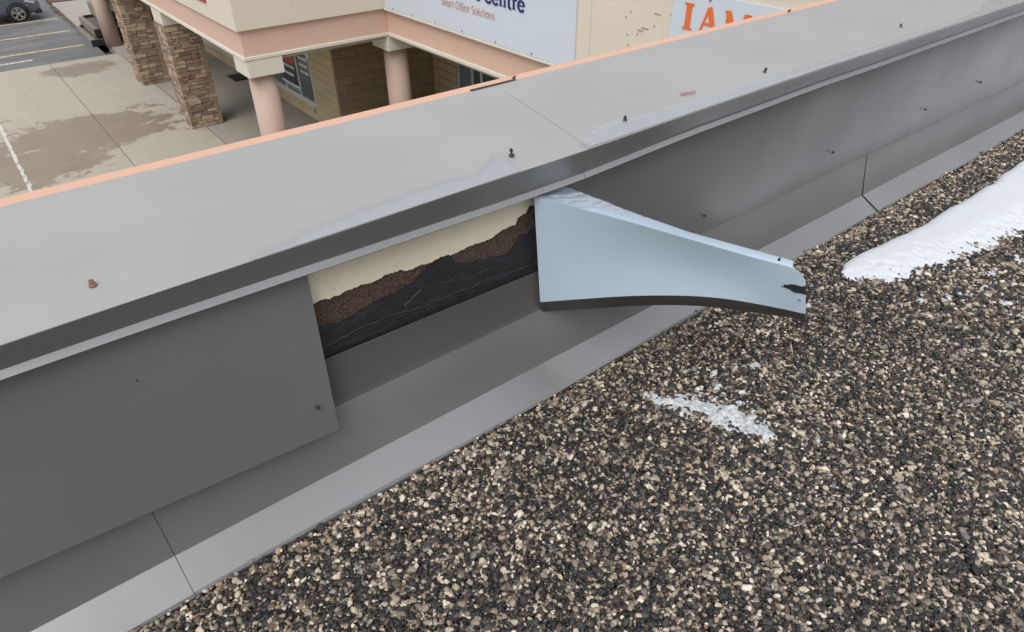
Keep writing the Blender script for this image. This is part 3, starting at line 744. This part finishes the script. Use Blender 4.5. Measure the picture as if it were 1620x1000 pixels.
jA = (fbm(xs*60, xs*0+.3, 11, 5)-.5)*.019; jB = (fbm(xs*45, xs*0+.7, 21, 5)-.5)*.020
zA = np.interp(xs, *cA)+jA; zB = np.interp(xs, *cB)+jB
zB = np.minimum(zB, np.where((xs > .80) & (xs < .87), zA+.004, zB))
def layer(name, mask, yv, m):
    idx = -np.ones((nx, nz), int); keep = mask[:-1, :-1] & mask[1:, :-1] & mask[:-1, 1:] & mask[1:, 1:]
    V = []; F = []
    for i, j in zip(*np.nonzero(keep)):
        q = []
        for a, b_ in ((i, j), (i+1, j), (i+1, j+1), (i, j+1)):
            if idx[a, b_] < 0: idx[a, b_] = len(V); V.append((xs[a], yv[a, b_], zs[b_]))
            q.append(int(idx[a, b_]))
        F.append(tuple(q))
    o = mesh(name, V, F, m, par, True); solid(o, .004, -1); return o
hn = fbm(XX*18, ZZ*26, 31, 5)
layer('adhesive_layer', (ZZ < zA[:, None]+.03) & (ZZ > zB[:, None]-.06), 1.449-.004*hn-.004*fbm(XX*140, ZZ*140, 41, 2), M['brown'])
layer('stucco_coat', (ZZ > zA[:, None]), 1.4405-.002*hn, M['stucco'])
edge = np.clip((zB[:, None]-ZZ)/.02, 0, 1)
rel = .003*edge*(hn-.2)+.0018*(fbm(XX*60, ZZ*110, 51, 5)-.5)+.002
for pts, h_ in (([(150, 850), (300, 770), (500, 682), (620, 655), (740, 600), (850, 560), (1000, 500), (1100, 470), (1250, 410)], .0024), ([(250, 860), (420, 770), (560, 735), (660, 680), (800, 610)], .0018), ([(620, 470), (700, 520), (860, 510), (1000, 450), (1120, 440)], .0016), ([(560, 640), (640, 560), (660, 500)], .004), ([(180, 900), (300, 850), (520, 770), (850, 640)], .004)):
    a, b_ = cv(pts); zl = np.interp(xs, a, b_, left=-9, right=-9)+(fbm(xs*40, xs*0, 61, 3)-.5)*.012
    rel = rel+h_*np.exp(-((ZZ-zl[:, None])/.0014)**2)
layer('bitumen_coat', (ZZ < zB[:, None]), 1.4440-rel*np.clip((ZZ-.43)/.02, 0, 1), M['tar'])

# screws: washer + hex head
def screw(p, nrm, parent, s=1., m='steel', tilt=0., stem=0.):
    q = Vector(nrm).to_track_quat('Z', 'Y'); mm = Matrix.Translation(Vector(p)) @ q.to_matrix().to_4x4() @ Matrix.Rotation(tilt, 4, 'X')
    mb = MB().cyl((0, 0), .0085*s, .0065*s, -.004, .002*s, 16).cyl((0, 0), .0026*s, .0026*s, .001, .004*s+stem, 8).cyl((0, 0), .0048*s, .0046*s, .003*s+stem, .010*s+stem, 6).cyl((0, 0), .0062*s, .0062*s, .0025*s+stem, .0042*s+stem, 12)
    v = [mm @ Vector(a) for a in mb.v]
    return mesh('screw', v, mb.f, M[m], parent)
cop = [c for c in par.children if c.name.startswith('coping_sheet')]
for (x, y), k, s, st, tl in zip([(.04, 1.485), (1.135, 1.475), (1.59, 1.468), (2.37, 1.495), (3.45, 1.52), (4.47, 1.51)], ['rust', 'screwdark', 'screwdark', 'screwdark', 'screwdark', 'screwdark'], (1.0, 1.0, .95, 1.0, 1.0, 1.05), (.0, .007, .003, .006, .004, .006), (.25, .12, .1, -.2, .3, .1)):
    screw((x, y-.02, .840), (0, 0, 1), par, s, k, tl, st)
for (x, y), tl in (((1.57, 2.03), .5), ((3.30, 2.025), .7), ((5.1, 2.03), .4)): screw((x, y-.035, .851), (0, -.2, 1), par, .85, 'rust', tl, .003)
for (px, py, yy_, s) in ((503, 645, 1.376, .8), (217, 603, 1.392, .3), (1115, 341, 1.411, .8), (1318, 241, 1.411, .85), (1464, 173, 1.411, .9), (1551, 130, 1.411, 1.0)):
    screw(at(px, py, 1, yy_), (0, -1, .1), par, s*.85, 'screwdark')

# ------------------------------------------------------------------ the bent back panel
bp = empty('bent_metal_panel', (1.2, 1.4, .3)); tag(bp, 'loose wall panel bent outward over gravel showing pale blue back', 'metal panel')
ns, nv = 90, 22
bx = [854.6, 928, 992.6, 1056.8, 1121, 1185, 1249, 1274.5]; by = [478, 472.5, 468, 467, 469, 478, 491, 497]
hx = [854.6, 928, 992.6, 1056.8, 1121, 1185, 1274.5]; hy = [492.7, 488.6, 483.8, 481.5, 484, 492.7, 505.6]
tx = [845, 857.8, 992.6, 1089, 1185, 1254, 1264, 1270, 1274.5]; ty = [312, 314, 350, 378, 406, 424, 429, 435, 448]
fx = [845, 893, 992.6, 1089.6, 1185, 1255]; fy = [311, 295, 334, 367.6, 394, 413.5]
def smooth_interp(x, xp, fp, k=25):
    return np.mean([np.interp(x+d, xp, fp) for d in np.linspace(-k, k, 9)], axis=0) if k else np.interp(x, xp, fp)
P = np.zeros((ns, nv, 3)); HB = np.zeros((ns, 3, 3))
for i in range(ns):
    s = i/(ns-1)
    xb = 854.6+s*420; xt = 845+s*429.5
    yb = 1.408-.65*s; yt = 1.402-.63*s
    if s < .08: yb -= 0; 
    B = at(xb, float(smooth_interp(xb, bx, by, 30 if .1 < s < .9 else 4)), 1, yb); T = at(xt, float(smooth_interp(xt, tx, ty, 6)), 1, yt)
    for j in range(nv):
        v = j/(nv-1); q = B*(1-v)+T*v
        bow = .016*math.sin(math.pi*v)*math.sin(math.pi*min(1, s*1.1))
        q = q+np.array([.7, .7, 0])*bow
        P[i, j] = q
    Hh = at(xb, float(smooth_interp(xb, hx, hy, 30 if .1 < s < .9 else 4)), 1, yb+.022)
    HB[i] = [B, B+np.array([.0005, .0015, -.003]), Hh]
fc = grid('panel_face', P, M['blue'], bp); solid(fc, .0014, 1)
hm = grid('bottom_hem', HB, M['hem'], bp); solid(hm, .0014, 1)
nf = 80; FP = np.zeros((nf, 5, 3))
for i in range(nf):
    s = i/(nf-1); se = s*.951
    xt = 845+se*429.5; yt = 1.402-.63*se
    T = at(xt, float(smooth_interp(xt, tx, ty, 6)), 1, yt)
    xf_ = 893+(1255-893)*s; q = at(xf_, float(np.interp(xf_, fx, fy)), 1, min(yt+.03, 1.409))
    for j in range(5): v = j/4; FP[i, j] = T*(1-v)+q*v+np.array([0, 0, .002*math.sin(math.pi*v)])
fl = grid('top_flange', FP, M['blue'], bp); solid(fl, .0013, -1)
# crumpled clear film left along the flange
nfl = 70; FF = np.zeros((nfl, 14, 3))
for i in range(nfl):
    s = i/(nfl-1)*.36; ii = s*(nf-1); a = FP[int(ii)]; 
    for j in range(14):
        v = j/13; vv = v*(1 if s < .12 else max(.35, 1-(s-.12)*1.6)); vv = 1-vv if False else vv
        q = a[0]*(1-v)+a[4]*v
        if s > .2: q = a[0]*(1-(.35+.65*v))+a[4]*(.35+.65*v) if True else q
        wv = float(fbm(np.array([i*.16]), np.array([j*.30]), 77, 3)[0])
        FF[i, j] = q+np.array([-.002, -.003, .003+.005*wv*math.sin(math.pi*min(1, (i+3)/nfl))])
grid('plastic_film', FF, M['film'], bp)
# black smear of bitumen near the free end
cr = [(366, 513), (388, 517), (428, 518), (424, 503), (432, 495), (448, 500), (470, 503), (500, 494), (540, 499), (590, 510), (620, 520), (655, 518), (688, 500), (689, 612), (660, 612), (625, 601), (590, 597), (545, 588), (515, 572), (497, 555), (470, 545), (438, 533), (410, 527)]
poly = np.array([(1180+a/7.14, 380+b_/7.14) for a, b_ in cr])
def inpoly(x, y):
    c = False; n = len(poly); j = n-1
    for i in range(n):
        if ((poly[i, 1] > y) != (poly[j, 1] > y)) and (x < (poly[j, 0]-poly[i, 0])*(y-poly[i, 1])/(poly[j, 1]-poly[i, 1])+poly[i, 0]): c = not c
        j = i
    return c
def project(q):
    d = q-CAMP; z = d@FW; return d@RT/z*FOC+810, -(d@UP)/z*FOC+500
V = []; F = []; ids = {}
NS2, NV2 = 150, 120
i0 = int(ns*.86)
sub = P[i0:]
def surf(u, v):
    a = u*(sub.shape[0]-1); b_ = v*(nv-1); i = min(int(a), sub.shape[0]-2); j = min(int(b_), nv-2); fa, fb = a-i, b_-j
    return (sub[i, j]*(1-fa)+sub[i+1, j]*fa)*(1-fb)+(sub[i, j+1]*(1-fa)+sub[i+1, j+1]*fa)*fb
val = {}
for i in range(NS2+1):
    for j in range(NV2+1):
        q = surf(i/NS2, .15+.75*j/NV2); x, y = project(q); val[i, j] = (q+np.array([-.0016, -.0016, .0006]), inpoly(x, y))
for i in range(NS2):
    for j in range(NV2):
        k = [(i, j), (i+1, j), (i+1, j+1), (i, j+1)]
        if all(val[a][1] for a in k):
            for a in k:
                if a not in ids: ids[a] = len(V); V.append(val[a][0])
            F.append(tuple(ids[a] for a in k))
sm = mesh('bitumen_smear', V, F, M['tar'], bp, True); solid(sm, .0012, 0)
for px, py in ((1233, 410),):
    q = at(px, py, 1, .80); screw(q+np.array([0, 0, .0]), (-.3, -.3, 1), bp, .5, 'rubber')
q = at(1265, 476, 1, .765); screw(q, (-.7, -.7, .2), bp, .5, 'steel')

# ------------------------------------------------------------------ water lying on the coping
def puddle(pts, x_end=0.):
    a = np.array([at(px, py, 2, .839) for px, py in pts]); xs_ = np.arange(a[0, 0], a[-1, 0]+.001, .006); V = []; F = []; fd = []
    K = 26
    for i, x in enumerate(xs_):
        yb = float(np.interp(x, a[:, 0], a[:, 1]))+(float(fbm(np.array([x*14]), np.array([.3]), 91, 4)[0])-.5)*.03
        endf = min(1, (x-xs_[0])/.05, (xs_[-1]-x)/.03)
        for k in range(K):
            y = 1.3728+(yb+.012-1.3728)*k/(K-1); z = np.interp(y, [1.3715, 1.385, 1.50, 1.65], [ys_edge(x), ys_edge(x)+.003, .838, .843])
            V.append((x, y, z+(.0040 if x > 1.36 else .0014))); fd.append(max(0, min(1, (yb-y)/(.05 if x < 1.36 else .016)+.3)*endf))
    n = len(xs_)
    F = [(i*K+k, (i+1)*K+k, (i+1)*K+k+1, i*K+k+1) for i in range(n-1) for k in range(K-1)]
    o = mesh('puddle', V, F, M['water'], None, True); at_ = o.data.attributes.new('fade', 'FLOAT', 'POINT'); at_.data.foreach_set('value', fd)
    return struct(o)
puddle([(345, 428), (420, 386), (520, 345), (600, 318), (690, 285), (750, 270), (765, 258), (778, 244), (800, 240), (816, 246), (822, 256)])
puddle([(912, 228), (935, 205), (975, 190), (1000, 186), (1085, 163), (1180, 130), (1296, 97), (1376, 72), (1416, 57), (1496, 34), (1550, 16), (1565, -4), (1600, -16), (1660, -38)])

# small orange chip on the coping
q = at(1088, 147, 2, .846); mb = MB()
mb.add([(q[0]-.03, q[1]+.004, q[2]), (q[0]+.03, q[1]-.012, q[2]), (q[0]+.032, q[1]-.006, q[2]+.002), (q[0]-.025, q[1]+.013, q[2]+.002), (q[0]-.03, q[1]+.004, q[2]+.004), (q[0]+.03, q[1]-.012, q[2]+.004), (q[0]+.032, q[1]-.006, q[2]+.006), (q[0]-.025, q[1]+.013, q[2]+.006)], BOXF)
tag(mb.build('leaf_scrap', M['scrap']), 'thin brownish orange scrap lying on the right coping sheet', 'scrap')

# ------------------------------------------------------------------ gravel: loose pebbles, one object, instanced on points
def pebble_points():
    P = []; SZ = []
    def zone(x0, x1, sp, layers):
        for L_ in range(layers):
            nx_ = int((x1-x0)/sp); ny_ = int(1.75/sp)
            gx, gy = np.meshgrid(np.arange(nx_), np.arange(ny_), indexing='ij')
            x = x0+(gx+rng.random(gx.shape))*sp; y = -.45+(gy+rng.random(gx.shape))*sp
            # keep what a camera near here can see
            vis = (y > -.45+0*x) & (y < 1.284) & (y > 1.0-(x+.75)*1.25) & ((x < 3.0) | (y > .15+(x-3)*.10))
            x, y = x[vis], y[vis]
            z = -.008+L_*.0054+rng.normal(0, .0018, x.shape)
            P.append(np.stack([x, y, z], 1)); SZ.append(np.full(len(x), sp))
    zone(-.75, 2.6, .0086, 2); zone(2.6, 5.0, .0104, 2); zone(5.0, 9.5, .0140, 2)
    xe = rng.uniform(-.4, 7, 420); ye = 1.289+rng.normal(-.006, .004, 420)+np.where(rng.random(420) < .004, rng.uniform(.01, .07, 420), 0)
    P.append(np.stack([xe, ye, np.where(ye > 1.289, .021+(ye-1.292)*.56, .008)], 1)); SZ.append(np.full(420, .0086))
    P = np.concatenate(P); n = len(P)
    s = np.clip(rng.lognormal(0, .32, n), .5, 2.1)*.0054
    big = rng.random(n) < .035; s[big] *= 1.35
    far = np.concatenate(SZ); s *= np.clip(far/.0086, 1, 1.6)
    S = np.stack([s*rng.uniform(1.0, 1.35, n), s*rng.uniform(.8, 1.05, n), s*rng.uniform(.5, .78, n)], 1)
    Rr = np.stack([rng.normal(0, .42, n), rng.normal(0, .42, n), rng.uniform(0, 6.28, n)], 1)
    pal = np.array([(.009, .009, .010), (.016, .0155, .016), (.028, .026, .025), (.052, .045, .040), (.095, .080, .066), (.19, .162, .132), (.29, .25, .20), (.46, .41, .335), (.62, .57, .49), (.135, .085, .062), (.20, .20, .205), (.32, .25, .17)])
    wgt = np.array([.20, .19, .12, .08, .07, .075, .085, .075, .045, .02, .025, .025])
    dry = np.exp(-((1.29-P[:, 1])/.05)**2)
    k = rng.choice(12, n, p=wgt/wgt.sum()); kd = rng.choice([3, 4, 5, 6, 7, 8, 11, 6, 5], n)
    k = np.where(rng.random(n) < dry*.6, kd, k)
    patch = .75+.6*fbm(P[:, 0]*1.6, P[:, 1]*1.6, 3, 3)
    col = pal[k]*np.array([1.05, .99, .92])*rng.uniform(.75, 1.25, (n, 1))*patch[:, None]
    wet = np.clip(rng.normal(.24, .08, n)+dry*.25, .12, .9)
    return P, S, Rr, col, wet, rng.integers(0, 10, n)
P_, S_, R_, col_, wet_, vi_ = pebble_points()
me = bpy.data.meshes.new('gravel'); me.vertices.add(len(P_)); me.vertices.foreach_set('co', P_.ravel().astype(np.float32))
def attr(nm, ty, d, key):
    a = me.attributes.new(nm, ty, 'POINT'); a.data.foreach_set(key, np.ascontiguousarray(d).ravel())
attr('psc', 'FLOAT_VECTOR', S_.astype(np.float32), 'vector'); attr('pro', 'FLOAT_VECTOR', R_.astype(np.float32), 'vector')
attr('col', 'FLOAT_COLOR', np.concatenate([col_, np.ones((len(P_), 1))], 1).astype(np.float32), 'color')
attr('wet', 'FLOAT', wet_.astype(np.float32), 'value'); attr('pvi', 'INT', vi_.astype(np.int32), 'value')
gv = bpy.data.objects.new('gravel', me); C.objects.link(gv); me.materials.append(M['pebble'])
tag(gv, 'wet dark and tan pea gravel covering the flat roof', 'gravel', kind='stuff')
ng = bpy.data.node_groups.new('gravel_nodes', 'GeometryNodeTree')
ng.interface.new_socket('Geometry', in_out='INPUT', socket_type='NodeSocketGeometry'); ng.interface.new_socket('Geometry', in_out='OUTPUT', socket_type='NodeSocketGeometry')
N = ng.nodes; LK = ng.links
gi = N.new('NodeGroupInput'); go = N.new('NodeGroupOutput'); iop = N.new('GeometryNodeInstanceOnPoints'); g2i = N.new('GeometryNodeGeometryToInstance')
for k in range(10):
    ico = N.new('GeometryNodeMeshIcoSphere'); ico.inputs['Radius'].default_value = 1.0; ico.inputs['Subdivisions'].default_value = 3
    setpos = N.new('GeometryNodeSetPosition'); nz_ = N.new('ShaderNodeTexNoise'); nz_.noise_dimensions = '4D'; nz_.inputs['W'].default_value = k*3.7
    nz_.inputs['Scale'].default_value = .75; nz_.inputs['Detail'].default_value = 1.5
    sb = N.new('ShaderNodeVectorMath'); sb.operation = 'SUBTRACT'; sb.inputs[1].default_value = (.5, .5, .5)
    ml = N.new('ShaderNodeVectorMath'); ml.operation = 'SCALE'; ml.inputs['Scale'].default_value = 1.25
    LK.new(nz_.outputs['Color'], sb.inputs[0]); LK.new(sb.outputs[0], ml.inputs[0]); LK.new(ml.outputs[0], setpos.inputs['Offset'])
    LK.new(ico.outputs['Mesh'], setpos.inputs['Geometry'])
    sm_ = N.new('GeometryNodeSetShadeSmooth'); LK.new(setpos.outputs[0], sm_.inputs[0])
    smt = N.new('GeometryNodeSetMaterial'); smt.inputs['Material'].default_value = M['pebble']; LK.new(sm_.outputs[0], smt.inputs[0])
    LK.new(smt.outputs[0], g2i.inputs[0])
def named(nm, ty):
    x = N.new('GeometryNodeInputNamedAttribute'); x.data_type = ty; x.inputs['Name'].default_value = nm; return x.outputs['Attribute']
LK.new(gi.outputs[0], iop.inputs['Points']); LK.new(g2i.outputs[0], iop.inputs['Instance'])
iop.inputs['Pick Instance'].default_value = True
LK.new(named('pvi', 'INT'), iop.inputs['Instance Index']); LK.new(named('pro', 'FLOAT_VECTOR'), iop.inputs['Rotation']); LK.new(named('psc', 'FLOAT_VECTOR'), iop.inputs['Scale'])
LK.new(iop.outputs[0], go.inputs[0])
gm = gv.modifiers.new('gravel', 'NODES'); gm.node_group = ng

# ------------------------------------------------------------------ snow
def snow(name, x0, x1, y0, y1, step, hfun, m):
    xs_ = np.arange(x0, x1, step); ys_ = np.arange(y0, y1, step)
    A, B = np.meshgrid(xs_, ys_, indexing='ij'); Hh = hfun(A, B)
    keep = (Hh[:-1, :-1] > -.006) & (Hh[1:, :-1] > -.006) & (Hh[:-1, 1:] > -.006) & (Hh[1:, 1:] > -.006)
    idx = -np.ones(A.shape, int); V = []; F = []
    for i, j in zip(*np.nonzero(keep)):
        q = []
        for a, b_ in ((i, j), (i+1, j), (i+1, j+1), (i, j+1)):
            if idx[a, b_] < 0: idx[a, b_] = len(V); V.append((A[a, b_], B[a, b_], Hh[a, b_]))
            q.append(int(idx[a, b_]))
        F.append(tuple(q))
    return mesh(name, V, F, m, None, True)
U = np.array([(2.655, 1.07), (2.68, 1.115), (2.76, 1.135), (2.9, 1.135), (3.15, 1.11), (3.44, 1.09), (3.82, 1.085), (4.13, 1.085), (4.48, 1.10), (5.5, 1.12), (7, 1.10), (10, 1.05)])
D = np.array([(2.655, 1.06), (2.68, 1.01), (2.76, .92), (2.86, .875), (3.09, .83), (3.39, .79), (3.59, .76), (3.71, .75), (4.5, .62), (7, .3), (10, .2)])
def hbank(A, B):
    up = np.interp(A, U[:, 0], U[:, 1])-B+(fbm(A*6, B*0+1, 101, 3)-.5)*.03; dn = B-np.interp(A, D[:, 0], D[:, 1])+(fbm(A*16+B*9, B*16, 111, 5)-.5)*.12+(fbm(A*70, B*30, 115, 3)-.5)*.09
    d1 = np.clip(up/.05, -1, 1); h1 = np.where(d1 > 0, np.sqrt(np.clip(1-(1-d1)**2, 0, 1)), d1)
    d2 = np.clip(dn/.16, -1, 1); h2 = np.where(d2 > 0, d2**.8, d2)
    return -.005+(fbm(A*45, B*45, 151, 3)-.5)*.010*np.exp(-(d2/.5)**2)+.030*np.minimum(np.minimum(h1, 1), h2)*(1+.25*(fbm(A*3, B*3, 121, 3)-.5))
tag(snow('snow_bank', 2.6, 9.5, .2, 1.2, .007, hbank, M['snow']), 'long bank of old white snow lying on gravel near parapet', 'snow', kind='stuff')
spine = np.array([(1.44, 1.10), (1.46, 1.03), (1.52, .97), (1.545, .90), (1.58, .85), (1.59, .80), (1.59, .735)]); wd = np.array([.016, .035, .06, .055, .085, .085, .045])
ex = [(1.47, .955, .022), (1.60, 1.0, .018), (1.665, .965, .028), (1.86, .955, .022), (1.60, .93, .02), (1.72, 1.02, .014), (1.70, .90, .02), (1.80, .99, .012), (1.90, .80, .012), (1.70, .60, .012), (2.85, .72, .03), (2.92, .70, .02), (2.75, .78, .022), (3.2, .70, .03), (3.05, .66, .02), (3.4, .66, .03), (3.5, .60, .03), (3.0, .55, .02), (2.35, 1.05, .015)]
def hsl(A, B):
    d = np.full(A.shape, 9.)
    tt = np.linspace(0, 1, 60); sx = np.interp(tt*6, range(7), spine[:, 0]); sy_ = np.interp(tt*6, range(7), spine[:, 1]); sw = np.interp(tt*6, range(7), wd)
    for a, b_, c in zip(sx, sy_, sw): d = np.minimum(d, np.hypot(A-a, B-b_)/c)
    for a, b_, c in ex: d = np.minimum(d, np.hypot((A-a)*.8, (B-b_)*1.2)/c)
    e = 1-d+(fbm(A*44, B*44, 131, 5)-.5)*1.9
    return np.where(e > -.2, -.009+.0165*np.clip(e+.2, 0, 1)**.8, -.02)+(fbm(A*110, B*110, 141, 3)-.5)*.008
tag(snow('snow_patch', 1.36, 3.7, .5, 1.15, .004, hsl, M['slush']), 'thin icy remains of snow melting into the wet gravel', 'snow', kind='stuff')
